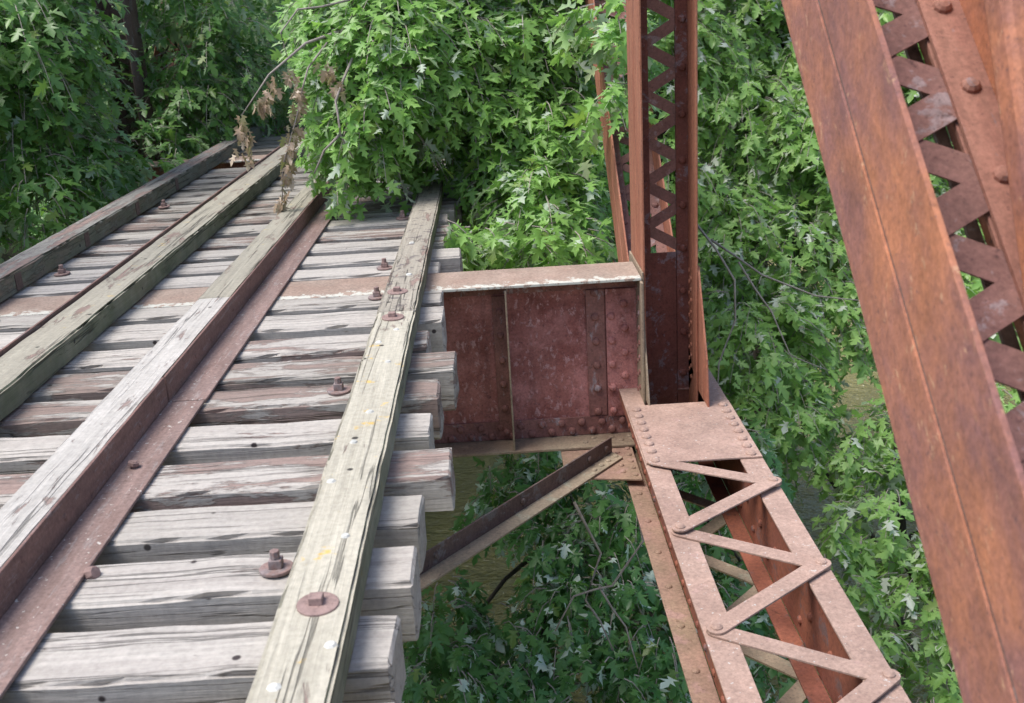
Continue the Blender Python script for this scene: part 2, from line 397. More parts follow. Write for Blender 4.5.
for i, (y0, y1, xe, b_) in enumerate(near):
    xl = -3.72+random.uniform(-.07,.07)
    o = beam('cross_tie', 'tie', xl, xe, y0, y1, -.145 if i == 5 else -.215+random.uniform(-.02,.01), random.uniform(-.006,.004), 0, 46, .010, seed=i*1.7)
    o.rotation_euler.z = random.gauss(0, .003); o.color = (b_, random.choice((0, .08, .18, .28)), 0, 1)
    k = len(near)-i
    tag(o, '%s wooden tie, %s one on the near side of the floor beam' % (brn(b_), ordn[k-1]), 'railroad tie', tg)
    if i in tie_bolts_r: hook_bolt(tie_bolts_r[i], (y0+y1)/2, o)
    if i in tie_bolts_l: hook_bolt(tie_bolts_l[i], (y0+y1)/2, o)
y = 6.95; n_ = 0
while y < 20.4:
    wd = random.uniform(.24,.29)
    if 12.85 < y+wd and y < 13.78: y = 13.80; continue
    b_ = random.choice([.1,.3,.4,.45,.75]); xe = -.34+random.uniform(-.07,.08)
    o = beam('cross_tie', 'tie', -3.72+random.uniform(-.08,.08), xe, y, y+wd, -.25, random.uniform(-.01,.006), 0, 26 if y < 12 else 14, .008, seed=50+n_*1.3)
    o.color = (b_, min(.6, .06*n_), 0, 1)
    tag(o, '%s wooden tie, %s one beyond the rusty floor beam' % (brn(b_), ordn[n_]), 'railroad tie', tg)
    if n_ in (0, 4, 8): hook_bolt(-.78, y+wd/2, o)
    if n_ in (1, 7): hook_bolt(-3.12, y+wd/2, o)
    y += wd+random.uniform(.12,.17); n_ += 1

# ------------------------------------------------------------------ timbers on the deck
def timber(mat, x0, x1, y0, y1, h, seed, label, group=None, c=.4, z0=.006):
    o = beam('guard_timber', mat, x0, x1, y0, y1, z0, h, 1, int((y1-y0)*14), .005, seed=seed)
    o.color = (c, 0, 0, 1)
    return tag(o, label, 'timber', group)
gt = 'long guard timbers laid along the deck'
g1 = timber('guard', -.682, -.472, 1.2, 5.60, .122, 3, 'pale yellow-stained guard timber with white capped bolts near the right ends of the ties', gt, .15)
g2 = timber('guardb', -.684, -.474, 5.612, 20.4, .120, 5, 'dark blotched guard timber continuing the right deck edge beyond the floor beam', gt, .5)
t1 = timber('guardw', -1.785, -1.583, 1.2, 6.10, .128, 8, 'whitish flat timber beside the near steel angle in mid deck', gt, .2)
t1b = timber('guardg', -1.790, -1.585, 6.112, 20.4, .126, 9, 'grey timber beside the far steel angle in mid deck', gt, .4)
t2 = timber('guardg', -2.545, -2.30, 2.5, 20.4, .135, 12, 'greenish grey timber with a rusty strap along its left edge', gt, .45)
t3 = timber('guardd', -3.46, -3.24, 4.0, 20.4, .150, 15, 'dark mossy guard timber on the left edge of the deck under the trees', gt, .7)
def bigbolt(x, y, p, z):
    k = MB(); wx = MB()
    wx.cyl((x, y, z), (.03,-.02,1), .060, .010, 20)
    k.cyl((x-.004, y+.004, z+.008), (0,.05,1), .028, .024, 4)
    bo = k.build('bolt', 'bolt', p, bevel=.003); wx.build('washer', 'bolt', bo, bevel=.003)
for x, y in ((-.567,2.64),(-.584,5.47)): bigbolt(x, y, g1, .120)
bigbolt(-.60, 6.0, g2, .118)
for x, y in ((-.641,3.456),(-.539,3.04),(-.504,2.44),(-.57,4.11),(-.60,3.80),(-.549,4.74),(-.622,5.05),(-.623,2.27),(-.55,5.25)):
    k = MB(); k.cyl((x, y, .118), (random.uniform(-.1,.1),0,1), random.uniform(.018,.026), .010, 7, r2=.012); k.build('bolt_cap', 'cap', g1, bevel=.002)
for x, y in ((-.56,6.4),(-.60,7.3)):
    k = MB(); k.cyl((x, y, .116), (0,0,1), .022, .012, 10, r2=.016); k.build('bolt_cap', 'cap', g2, bevel=.002)
for i, y in enumerate((7.0,8.3,9.6,10.9)):
    k = MB(); k.box(-3.243,-3.236,y,y+.10,.02,.13); k.build('iron_strap', 'dark', t3)
k = MB(); k.box(-2.563,-2.551,2.5,20.3,.006,.150); k.build('steel_strap', 'railv', t2)

def steel_angle(y0, y1, dx, label):
    e = empty('steel_angle', (-1.5, y0, .006), label, 'steel angle', 'rusty steel angles lying along the mid-deck timber')
    a = MB(); a.box(-1.567+dx, -1.400+dx, y0, y1, .006, .020); a.build('bottom_leg', 'rail', e, bevel=.003)
    a = MB(); a.box(-1.580+dx, -1.568+dx, y0, y1, .006, .142)
    for yy in np.arange(y0+.5, y1, .85): a.rivet((-1.568+dx, yy, .075), (1,0,0), .014, .006)
    a.build('upright_leg', 'railv', e, bevel=.003)
    return e
ea = steel_angle(1.2, 4.655, 0., 'rusty steel angle with white flakes nearest the camera beside the whitish timber')
eb = steel_angle(4.665, 16.5, .004, 'rusty steel angle running on beyond the butt joint towards the trees')
k = MB(); k.cyl((-1.50,3.92,.018), (.2,.1,1), .014, .03, 8); k.cyl((-1.50,3.92,.030), (.25,.1,1), .024, .016, 6); k.build('bolt', 'bolt', ea, bevel=.002)
k = MB(); k.cyl((-1.392,3.11,.004), (.9,-.4,.5), .028, .03, 8, r2=.02); k.build('bolt', 'bolt', ea, bevel=.002)

# ------------------------------------------------------------------ floor beams
def floor_beam(Y, label, detail=True):
    e = empty('floor_beam', (-1.8, Y+.23, -1.15), label, 'floor beam', 'steel floor beams under the deck')
    x0, x1 = -4.33, .884
    k = MB(); k.box(x0, x1, Y, Y+.44, -.022, -.004); k.build('top_flange', 'fbtop', e, bevel=.003)
    k = MB(); k.box(x0, x1, Y+.225, Y+.239, -1.132, -.022); k.build('web', 'fbweb', e)
    k = MB()
    k.box(x0, x1, Y+.213, Y+.225, -.115, -.023); k.box(x0, x1, Y+.10, Y+.213, -.036, -.023)
    for i, x in enumerate(np.arange(.86, -.6 if detail else 0, -.118)): k.rivet((x, Y+.213, -.078 if i % 2 else -.070), (0,-1,0))
    k.build('top_angle', 'fbleg', e, bevel=.002)
    k = MB()
    k.box(x0, x1, Y+.209, Y+.225, -1.131, -1.0)
    for i, x in enumerate(np.arange(.83, -.7, -.068)): k.rivet((x, Y+.209, -1.038 if i % 2 else -1.098), (0,-1,0), .027, .022)
    k.build('bottom_angle', 'fbleg', e, bevel=.003)
    k = MB(); k.box(x0, x1, Y+.005, Y+.44, -1.150, -1.133)
    for x in (.5,.62,.74): k.rivet((x, Y+.09, -1.133), (0,0,1), .022, .01); k.rivet((x+.06, Y+.15, -1.133), (0,0,1), .022, .01)
    k.build('bottom_flange', 'fbbot', e, bevel=.003)
    for xs in (.020, -2.0) if detail else ():
        k = MB(); k.box(xs, xs+.012, Y+.012, Y+.195, -1.132, -.037)
        k.build('stiffener', 'fbbot', e, bevel=.002)
        k = MB(); k.box(xs-.085, xs, Y+.195, Y+.209, -1.10, -.12)
        for z in np.arange(-.22, -1.1, -.17): k.rivet((xs-.040, Y+.195, z), (0,-1,0))
        k.build('stiffener_leg', 'fbleg', e, bevel=.002)
    if detail:
        k = MB(); k.box(.545, .665, Y+.205, Y+.225, -.995, -.118)
        for z in np.arange(-.14, -1., -.165): k.rivet((.602, Y+.205, z), (0,-1,0), .027, .022)
        k.build('splice_plate', 'fbleg', e, bevel=.002)
        k = MB(); k.box(.672, .872, Y+.195, Y+.2245, -1.0, -.118)
        for z in np.arange(-.22, -1., -.165): k.rivet((.705, Y+.195, z-.08), (0,-1,0), .027, .022); k.rivet((.790, Y+.195, z), (0,-1,0), .027, .022)
        k.build('end_plate', 'fbweb', e, bevel=.002)
        # connection angle leg lying against the post, pale near edge
        k = MB(); k.box(.871, .886, Y-.06, Y+.205, -1.0, -.023)
        for z in np.arange(-.10, -.98, -.10): k.rivet((.871, Y+.15, z), (-1,0,0), .018, .010, 1); k.rivet((.871, Y+.06, z-.05), (-1,0,0), .020, .010, 1)
        k.build('connection_angle', ['fbbot', 'fbleg'], e, bevel=.003)
    return e
floor_beam(6.455, 'rusty riveted plate girder floor beam between the deck and the laced vertical post')
floor_beam(13.07, 'far rusty floor beam crossing under the deck below the overhanging branches', False)
for i, x in enumerate((-1.15, -2.75)):
    e = empty('stringer', (x, 10, -1.0), 'dark steel stringer running under the ties on the %s side of the deck' % ('right' if i == 0 else 'left'), 'steel beam', 'stringers under the deck')
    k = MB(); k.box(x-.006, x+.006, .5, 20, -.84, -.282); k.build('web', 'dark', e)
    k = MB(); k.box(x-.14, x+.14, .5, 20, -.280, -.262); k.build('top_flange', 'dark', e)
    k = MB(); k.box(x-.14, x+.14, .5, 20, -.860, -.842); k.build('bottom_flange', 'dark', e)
# the stringers meet the floor beam webs only as seen from below; the flanges are coped by the beam depth

# ------------------------------------------------------------------ laced truss members
def stadium(p, q, wd, t, nrm, r=None):
    """flat bar with round ends from p to q"""
    p, q, nrm = Vector(p), Vector(q), Vector(nrm).normalized(); dd = (q-p).normalized(); sdv = nrm.cross(dd)
    pts = []
    for c, s0 in ((q, -1), (p, 1)):
        for i in range(7):
            a = -math.pi/2+math.pi*i/6
            pts.append(c+dd*(-s0)*math.cos(a)*wd/2+sdv*(-s0)*math.sin(a)*wd/2)
    return [pp for pp in pts], nrm*t
def laced_member(parent, name, org, d, n, x1, x2, L0, L1, wf, wb_, leg, t, mats, mirror=1, pitch=.286, node0=0., bars=(0, 3), rows=True, label=None, lace0=None, bev=.003, bw=.070):
    """H-shaped member: flange angles in the planes x1 and x2, flat lacing bars in the middle plane"""
    d, n, org = Vector(d).normalized(), Vector(n).normalized(), Vector(org)
    def T(v): return Vector((org.x*0+v.x, 0, 0))+Vector((0, org.y, org.z))+d*v.y+n*v.z
    g = MB(); g.v = []; 
    e = bpy.data.objects.new(name, None); col.objects.link(e); e.parent = parent
    o0 = Vector(((x1+x2)/2, *(Vector((0, org.y, org.z))+d*L0).yz)); e['_o'] = tuple(o0); e.location = o0-Vector(parent['_o'])
    if label: e['label'] = label
    for xo, sgn in ((x1, 1), (x2, -1)):
        for sn in (1, -1):
            k = MB(); wn = wf if sn > 0 else wb_
            a, b_ = (xo, xo+sgn*t) if sgn > 0 else (xo+sgn*t, xo)
            gp = .010 if name == 'end_diagonal' else .007
            n0, n1 = (gp, wn) if sn > 0 else (-wn, -gp)
            k.box(a, b_, L0, L1, n0, n1, 0, T)
            a, b_ = sorted((xo+sgn*t, xo+sgn*leg)); m0, m1 = (.007, .007+t) if sn > 0 else (-.007-t, -.007)
            k.box(a, b_, L0, L1, m0, m1, 1, T)
            if rows and sn > 0:
                off = pitch/2 if sgn > 0 else 0
                for s_ in np.arange(node0+off-12*pitch, L1, pitch):
                    if s_ > L0+.05: k.rivet(T(Vector((xo+sgn*leg*.55, s_, m1))), n, .026, .02, 1)
            k.build('flange_angle', [mats[0], mats[1]], e, bevel=bev)
    if name == 'end_diagonal':
        k = MB(); k.box(x2-.052, x2-.016, L0, L1, -.262, -.248, 0, T); k.build('inner_shade_strip', 'dark', e)  # dark strip added to stand in for the shaded inside of the back angle
        k = MB(); k.box(x1+.006, x1+.011, L0, L1, -.0095, .0095, 0, T); k.build('seam_shade_strip', 'dark', e)  # dark strip set in the open seam, painting the shade of the gap
    # lacing
    far = MB(); cnt = 0
    s_ = node0-12*pitch
    xa, xb = (x1+.066, x2-leg*.5) if name == 'end_diagonal' else (x1+leg*.55, x2-leg*.55)
    while s_ < L1-pitch:
        for (ax, as_, bx, bs) in ((xb, s_, xa, s_+pitch/2), (xa, s_+pitch/2, xb, s_+pitch)):
            if as_ < (L0+.03 if lace0 is None else lace0): continue
            p, q = Vector((ax, as_, 0)), Vector((bx, bs, 0))
            side = .001 if ax < bx else -.005
            pts, off = stadium(T(p+Vector((0,0,side))), T(q+Vector((0,0,side))), bw, .005, n)
            if bars[0] <= as_ <= bars[1]:
                k = MB(); k.prism(pts, off); k.build('lacing_bar', mats[2], e)
            else: far.prism(pts, off); cnt += 1
        s_ += pitch
    if cnt:
        o = far.build('lacing', mats[2], e); o['kind'] = 'stuff' if bars[1] > bars[0] else 'stuff'
    return e, T

def bottom_chord(parent, x0, x1, sgn, Y0, Y1, detail=True):
    """sgn=+1: x0 is the side facing the deck"""
    zt, zb = -.81, -1.22
    e = bpy.data.objects.new('bottom_chord', None); col.objects.link(e); e.parent = parent
    o0 = Vector(((x0+x1)/2, Y0, zb)); e['_o'] = tuple(o0); e.location = o0-Vector(parent['_o'])
    X = lambda u: x0+sgn*u          # u measured from the deck side outwards
    def bx(k, u0, u1, y0, y1, z0, z1, mi=0): a, b_ = sorted((X(u0), X(u1))); k.box(a, b_, y0, y1, z0, z1, mi)
    W = abs(x1-x0)
    for side in (0, 1):
        U = (lambda u: u) if side == 0 else (lambda u: W-u)
        def b2(k, u0, u1, z0, z1, mi=0):
            a, b_ = sorted((U(u0), U(u1))); bx(k, a, b_, Y0, Y1, z0, z1, mi)
        k = MB(); b2(k, 0, .128, zt-.014, zt); b2(k, .003, .014, zt-.075, zt-.0145, 1)
        if detail and side == 0:
            for yy in np.arange(1.2, 6.2, .17): k.rivet((X(.003), yy, zt-.05), (-sgn,0,0), .018, .010, 1)
        k.build('top_angle', ['chord', 'chordin'], e, bevel=.003)
        k = MB(); b2(k, .090, .104, zb+.014, zt-.0145)
        if detail:
            for yy in np.arange(1.3, 6.4, .30):
                if side == 1:
                    k.rivet((X(W-.104), yy, zb+.10), (-sgn,0,0), .022, .015); k.rivet((X(W-.104), yy+.15, zt-.20), (-sgn,0,0), .024, .016)
        k.build('web_plate', 'chordin', e)
        k = MB(); b2(k, -.030 if side == 0 else 0, .088, zb, zb+.013)
        b2(k, .105, .20, zb, zb+.013, 1)
        if detail and side == 0:
            for yy in np.arange(1.2, 5.9, .36): k.rivet((X(.022), yy, zb+.013), (0,0,1), .020, .012)
        k.build('bottom_angle', ['ledge', 'chordin'], e, bevel=.003)
    if not detail: return e
    k = MB(); k.box(x0+.006, x1-.004, 5.43, 6.30, zt+.002, zt+.013)
    for i, yy in enumerate(np.linspace(5.47, 6.22, 8)): k.rivet((x0+.058, yy, zt+.013), (0,0,1), .030, .020); k.rivet((x1-.058, yy, zt+.013), (0,0,1), .030, .020)
    k.build('batten_plate', 'chord', e, bevel=.002)
    xl, xr = x0+.055, x1-.035
    nl = [5.43, 4.63, 3.78, 2.93, 2.08, 1.23]; nr = [5.08, 4.24, 3.40, 2.55, 1.70]
    for i in range(5):
        for (p, q, z) in (((xl, nl[i]), (xr, nr[i]), zt+(.014 if i == 0 else .002)), ((xr, nr[i]), (xl, nl[i+1]), zt+(.026 if i == 0 else .014))):
            pts, off = stadium((p[0], p[1], z), (q[0], q[1], z), .088, .010, (0,0,1))
            k = MB(); k.prism(pts, off)
            if z > zt+.01: k.rivet((p[0], p[1], z+.010), (0,0,1), .026, .014); k.rivet((q[0], q[1], z+.010), (0,0,1), .026, .014)
            k.build('lacing_bar', 'chord', e, bevel=.002)
    for i in range(7):
        ya_, yb_ = 6.0-.8*i, 5.6-.8*i
        for p, q in (((xl+.1, ya_), (xr-.1, yb_)), ((xr-.1, yb_), (xl+.1, yb_-.4))):
            pts, off = stadium((p[0], p[1], zb-.012), (q[0], q[1], zb-.012), .085, .010, (0,0,1))
            k = MB(); k.prism(pts, off); k.build('lower_lacing_bar', 'brace', e)
    return e

ct = math.cos(R(42)); stt = math.sin(R(42))
def panel(parent, mirror, detail):
    if mirror: x1, x2, c0, c1, sg = -4.36, -4.70, -4.20, -4.86, -1
    else: x1, x2, c0, c1, sg = .902, 1.247, .745, 1.405, 1
    xa, xb = sorted((x1, x2))
    bottom_chord(parent, c0, c1, sg, .2, 20.5, detail)
    if detail:
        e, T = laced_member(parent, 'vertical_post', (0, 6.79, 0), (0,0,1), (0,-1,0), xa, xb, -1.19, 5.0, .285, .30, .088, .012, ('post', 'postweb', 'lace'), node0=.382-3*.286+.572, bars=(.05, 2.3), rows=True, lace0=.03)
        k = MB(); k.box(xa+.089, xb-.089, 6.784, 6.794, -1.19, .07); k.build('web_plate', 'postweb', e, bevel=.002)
        k = MB()
        k.prism([(xa-.013, 6.49, .02), (xa-.013, 6.47, -.28), (xa-.013, 6.285, -.802), (xa-.013, 7.25, -.802), (xa-.013, 7.1, .02)], (.0115,0,0))
        k.build('gusset_plate', 'fbbot', e, bevel=.002)
        k = MB()
        k.prism([(xb+.0015, 6.52, .03), (xb+.0015, 6.25, -.5), (xb+.0015, 6.20, -.802), (xb+.0015, 7.25, -.802), (xb+.0015, 7.1, .03)], (.0115,0,0))
        for z in np.arange(-.05, -.8, -.075): k.rivet((xb-.012, 6.79-.05, z), (-1,0,0), .017, .008); k.rivet((xb-.012, 6.79-.11, z-.037), (-1,0,0), .017, .008)
        k.build('gusset_plate', 'post', e, bevel=.002)
        e2, T2 = laced_member(parent, 'end_diagonal', (0, 3.013, 1.663), (0,ct,stt), (0,-stt,ct), xa, xb+.035, -3.9, 4.6, .265, .247, .122, .014, ('diag', 'diagleg', 'lace'), node0=-.075, bars=(-2.4, .6), bev=.0012, bw=.096, label='broad orange rust diagonal with pale yellow streaks')
        e3, T3 = laced_member(parent, 'diagonal', (0, 8.15, .34), (0,ct,stt), (0,-stt,ct), xa, xb, -1.85, 6.6, .25, .25, .088, .012, ('post', 'lace', 'lace'), node0=0, bars=(-1.2, 2.6), label='far rusty laced diagonal half hidden by leaves')
        e4, T4 = laced_member(parent, 'vertical_post', (0, 13.3, 0), (0,0,1), (0,-1,0), xa, xb, -1.19, 5.0, .285, .30, .088, .012, ('post', 'postweb', 'lace'), bars=(.2, -.2), rows=False)
        # steep strut crossing the outer side of the near diagonal
        e5 = MB(); A_ = Vector((1.12, 2.50, 1.65)); B_ = Vector((1.12, 2.17, .99)); ds = (A_-B_).normalized(); ns = Vector((0, -ds.z, ds.y))
        p0 = B_-ds*.22; p1 = A_+ds*3.2
        e5.prism([p0, p1, p1+Vector((.32,0,0)), p0+Vector((.32,0,0))], ns*.10)
        for q_ in (.9,1.3): e5.rivet(B_+ds*q_+ns*.10+Vector((.16,0,0)), ns, .026, .02)
        e5.build('steep_strut', 'diag', parent, bevel=.018)
    else:
        for Y in (6.9, 13.9):
            laced_member(parent, 'vertical_post', (0, Y, 0), (0,0,1), (0,-1,0), xa, xb, -1.19, 5.0, .285, .30, .088, .012, ('dark', 'dark', 'dark'), bars=(1, -1), rows=True)  # darker steel than the right-hand posts: shade among the trees put into the colour
        for Y, Z in ((16.6, 1.66),):
            laced_member(parent, 'diagonal', (0, Y, Z), (0,ct,stt), (0,-stt,ct), xa, xb, -3.9, 4.6, .25, .25, .088, .012, ('post', 'postweb', 'lace'), bars=(1, -1), rows=False)
tr = empty('steel_truss', (1.075, 6.8, -1.22), 'rusty riveted truss on the right with laced post, broad diagonal and lower chord', 'bridge truss', None)
panel(tr, False, True)
tl = empty('steel_truss', (-4.53, 6.8, -1.22), 'dark rusty truss on the left almost hidden among the trees', 'bridge truss', None)
panel(tl, True, False)

# lateral brace with its gusset
e = empty('lateral_brace', (-.47, 4.95, -1.15), 'rusty angle brace slanting from under the ties up to the truss chord gusset', 'steel brace')
a = Vector((.66, 6.37, -1.150)); b_ = Vector((-3.6, 1.24, -1.150)); dd = (a-b_).normalized(); sdv = Vector((dd.y, -dd.x, 0))
k = MB(); k.prism([a+sdv*-.0, a+sdv*.10-dd*.03, b_+sdv*.10, b_], (0,0,.012))
for s_ in (.05,.13,.21,.29): k.rivet(a-dd*s_+sdv*.055+Vector((0,0,.012)), (0,0,1), .02, .012)
k.build('flat_leg', 'brace', e, bevel=.002)
k = MB(); k.prism([a-sdv*.001, b_-sdv*.001, b_-sdv*.001+Vector((0,0,.115)), a-sdv*.001+Vector((0,0,.115))], -sdv*.012)
for s_ in (.07,.26,.95,1.7): k.rivet(a-dd*s_+Vector((0,0,.062)), sdv, .022, .014)
k.build('upright_leg', 'dark', e, bevel=.002)
k = MB(); k.prism([(.33,6.85,-1.166),(.33,6.06,-1.166),(.80,5.97,-1.166),(.80,6.85,-1.166)], (0,0,.012))
for yy in np.arange(6.04,6.45,.10): k.rivet((.765, yy, -1.154), (0,0,1), .019, .012); k.rivet((.695, yy+.05, -1.154), (0,0,1), .019, .012)
k.build('gusset_plate', 'ledge', e, bevel=.002)

# ------------------------------------------------------------------ trees
LEAF_HI = [(0,0),(.16,-.03),(.36,.03),(.20,.12),(.14,.20),(.30,.27),(.52,.52),(.31,.44),(.12,.41),(.17,.58),(.25,.71),(.12,.75),(0,1)]
LEAF_LO = [(0,0),(.34,.02),(.13,.2),(.5,.5),(.13,.42),(.22,.68),(0,1)]
def leaf_template(h):
    o = h+[(-x, y) for x, y in reversed(h[1:-1])]
    c = [(0, .3)]+o
    v = np.array([[x, y, .22*abs(x)-.28*(y-.3)**2] for x, y in c])
    n = len(o); t = np.array([[0, 1+i, 1+(i+1) % n] for i in range(n)])
    # counter-clockwise seen from +z
    return v, t
TH, TL = leaf_template(LEAF_HI), leaf_template(LEAF_LO)
def leaves_mesh(name, P, D, Nn, S, tmpl, mat, parent):
    V, T_ = tmpl
    D = D/np.linalg.norm(D, axis=1)[:, None]
    Xa = np.cross(D, Nn); Xa /= np.linalg.norm(Xa, axis=1)[:, None]; Za = np.cross(Xa, D)
    W = P[:, None, :]+S[:, None, None]*(V[None, :, 0:1]*Xa[:, None, :]+V[None, :, 1:2]*D[:, None, :]+V[None, :, 2:3]*Za[:, None, :]*rng.uniform(-1.2, 2.4, (len(P), 1, 1)))
    nv = len(V); n = len(P)
    F = (T_[None]+np.arange(n)[:, None, None]*nv).reshape(-1)
    me = bpy.data.meshes.new(name)
    org = np.array(parent['_o'])
    me.vertices.add(n*nv); me.vertices.foreach_set('co', (W.reshape(-1, 3)-org).reshape(-1).astype(np.float32))
    nt3 = len(F)//3
    me.loops.add(len(F)); me.loops.foreach_set('vertex_index', F.astype(np.int32))
    me.polygons.add(nt3); me.polygons.foreach_set('loop_start', np.arange(0, nt3*3, 3, dtype=np.int32))
    me.update(calc_edges=True); me.materials.append(M[mat])
    o = bpy.data.objects.new(name, me); col.objects.link(o); o.parent = parent; o['_o'] = tuple(parent['_o'])
    return o
def tree(name, label, cat, base, blobs, dens, size, mat, hi=False, group=None, trunk_r=.22, flip=.07, droop=.75, twigs=True, top=None, shell=.35, extra_limbs=True):
    e = empty(name, base, label, cat, group)
    P = []; D = []; Nn = []; S = []; tw = MB(); st = MB()
    base = Vector(base)
    top = Vector(top) if top else Vector((sum(b[0] for b in blobs)/len(blobs), sum(b[1] for b in blobs)/len(blobs)+1.2, max(b[2] for b in blobs)+.6))
    # trunk
    pts = [base.lerp(top, t)+Vector((noise.noise(Vector((t*3, base.x, 0)))*.35*math.sin(t*math.pi), noise.noise(Vector((t*3, base.y, 5)))*.35*math.sin(t*math.pi), 0)) for t in np.linspace(0, 1, 10)]
    st.tube(pts, trunk_r, trunk_r*.35, 10)
    st.build('trunk', 'bark', e, smooth=True)
    lb = MB()
    for (bx_, by_, bz_, br) in blobs:
        c = Vector((bx_, by_, bz_))
        if extra_limbs and br > .35 and random.random() < .4:
            s0 = pts[random.randint(4, 9)]
            c = c+Vector((0, .2, 0)); mid = s0.lerp(c, .5)+Vector((random.uniform(-.3,.3), random.uniform(.6,1.1), .35))
            cur = [s0*(1-t)**2+mid*2*t*(1-t)+c*t*t for t in np.linspace(0, 1, 8)]
            lb.tube(cur, .035, .010, 5)
        ns = max(3, int(dens*br**2.3))
        for _ in range(ns):
            u = Vector((random.gauss(0,1), random.gauss(0,1), random.gauss(0,1))).normalized()
            rad = br*(1-shell*random.random()**1.2)
            start = c+u*rad*.75
            # spray: drooping twig with opposite pairs of leaves
            L = random.uniform(.22,.48)*(.6+.4*min(1, br))*size/.17
            out = Vector((u.x, u.y, u.z*.4-.15)).normalized()
            cur = [start+out*L*t+Vector((0,0,-droop*L*t*t)) for t in (0,.33,.66,1)]
            if twigs: tw.tube(cur, .006, .003, 3)
            nl = random.randint(7, 11)
            side0 = out.cross(Vector((0,0,1))).normalized()
            for j in range(nl):
                t = (j+.6)/nl; p = start+out*L*t+Vector((0,0,-droop*L*t*t))
                sdx = side0*(1 if j % 2 else -1)
                dr = (out*random.uniform(.2,.9)+sdx*random.uniform(.3,1.1)+Vector((0,0,-random.uniform(.15,1.1)*(.4+droop)))+Vector((random.gauss(0,.3),random.gauss(0,.3),random.gauss(0,.3)))).normalized()
                nn = Vector((0,0,1))+u*.5+Vector((random.gauss(0,.38),random.gauss(0,.38),random.gauss(0,.2)))
                if random.random() < flip: nn = -nn+Vector((random.gauss(0,.5),-.8,.5))
                P.append(p+dr*.04); D.append(dr); Nn.append(nn); S.append(size*random.choice((random.uniform(.4,.8), random.uniform(.75,1.25), random.uniform(.8,1.2))))
    if lb.v: lb.build('branches', 'bark', e, smooth=True)
    if tw.v: tw.build('twigs', 'twig', e)['kind'] = 'stuff'
    o = leaves_mesh('crown', np.array([tuple(p) for p in P]), np.array([tuple(p) for p in D]), np.array([tuple(p) for p in Nn]), np.array(S), TH if hi else TL, mat, e)
    return e, len(P)

over=[(-1.12,9.50,1.32,0.50),(-0.98,9.30,0.86,0.60),(-1.16,9.05,0.74,0.30),(-0.75,9.60,1.32,0.75),(-0.78,9.80,0.76,0.46),(-0.28,9.80,1.25,0.75),(-0.12,9.75,0.78,0.58),(0.35,10.00,1.24,0.75),(0.43,9.60,0.57,0.62),(0.16,9.50,0.16,0.46),(0.38,9.10,0.08,0.50),(0.93,10.60,1.12,0.65),(0.50,9.50,0.48,0.42),(0.42,9.10,-0.01,0.42),(1.0,10.9,.4,.6),(1.1,10.9,-.3,.6),(0.55,8.50,-0.18,0.33),(0.20,8.40,-0.15,0.28),(-0.14,8.20,-0.06,0.16),(-1.28,9.05,1.20,0.18),(-1.22,9.00,0.44,0.16),(-1.30,8.90,0.33,0.10),(-1.17,9.80,1.64,0.60),(-0.50,9.95,0.52,0.32),(0.96,8.40,1.54,0.25),(0.86,8.10,0.98,0.20),(-0.43,7.90,0.14,0.12),(1.00,8.30,1.21,0.20),(-0.97,9.70,0.50,0.22),(-1.15,9.50,0.6,0.26),
 (-.9,10,2.4,.8),(.2,10.3,2.4,.9),(1.1,10.2,2.2,.8),(.5,10.6,.2,.7),(.1,10.4,-.6,.7),(.9,10.,-.7,.6)]  # the highest blobs lie above the view, added for shading and side views
left=[(-4.64,11.00,1.67,1.10),(-4.5,11.00,1.07,0.70),(-4.59,10.60,0.84,0.80),(-4.95,12.00,1.61,0.80),(-4.45,11.0,0.45,0.45),(-4.36,10.20,0.21,0.50),(-5.1,12.00,1.53,.90),(-4.40,9.60,-0.04,0.25),(-4.15,11.00,0.32,0.45),(-3.95,10.60,0.35,0.25),(-5.3,9.6,.6,.8),(-5.4,9.2,1.8,.9),(-5.6,10.5,-.5,.8),(-4.8,11.5,2.6,1.0)]
back=[(-4.31,15.00,1.34,1.10),(-3.56,14.60,1.25,0.90),(-3.94,14.20,0.61,0.70),(-3.36,16.00,0.90,0.90),(-4.23,14.50,0.53,0.60),(-4.27,13.60,0.25,0.35),(-3.90,15.50,0.34,0.60),(-4.81,14.80,-0.01,0.70),(-4.80,13.00,-0.37,0.60),(-4.1,12.5,-.05,.5),(-3.85,13.4,.15,.35),(-3.9,11.9,.05,.35),(-5.3,14,1.2,1.),(-5.4,14.6,-.6,.9),(-4,15,2.6,1.2)]
back2=[(-3.56,16.60,1.60,1.20),(-3.09,17.50,1.10,1.20),(-3.49,18.00,0.54,0.80),(-2,18.5,1.3,1.2),(-.9,19,1.2,1.2),(-2.6,20,.6,1.2),(.4,19,1.0,1.3),(-1.5,21,.7,1.2),(-2.5,19,2.6,1.3),(-4.6,17.5,.2,1.1),(-5.5,18,1.5,1.3),(1.6,18,.5,1.3),(-7,17,.5,1.5),(-6.6,16,2.,1.3)]
right=[(3.03,14.00,1.22,1.25),(4.25,14.00,0.84,1.30),(5.09,13.50,0.82,1.30),(3.05,13.20,-0.01,1.20),(3.99,12.80,-0.37,1.20),(2.72,12.20,-1.14,1.00),(3.43,11.80,-1.39,1.00),(4.50,12.30,-0.80,1.00),(2.73,11.00,-1.99,0.85),(3.61,11.20,-1.88,0.70),(2.39,11.20,-1.92,0.70),(2.83,10.50,-2.51,0.55),(2.23,13.40,0.86,1.00),(2.08,12.60,-0.47,0.90),(1.95,14.00,1.34,1.00),(2.44,10.20,-2.59,0.40),(3.5,14.5,2.6,1.4),(1.7,13,-1.6,.9),(2.2,13.2,-2.6,.9)]
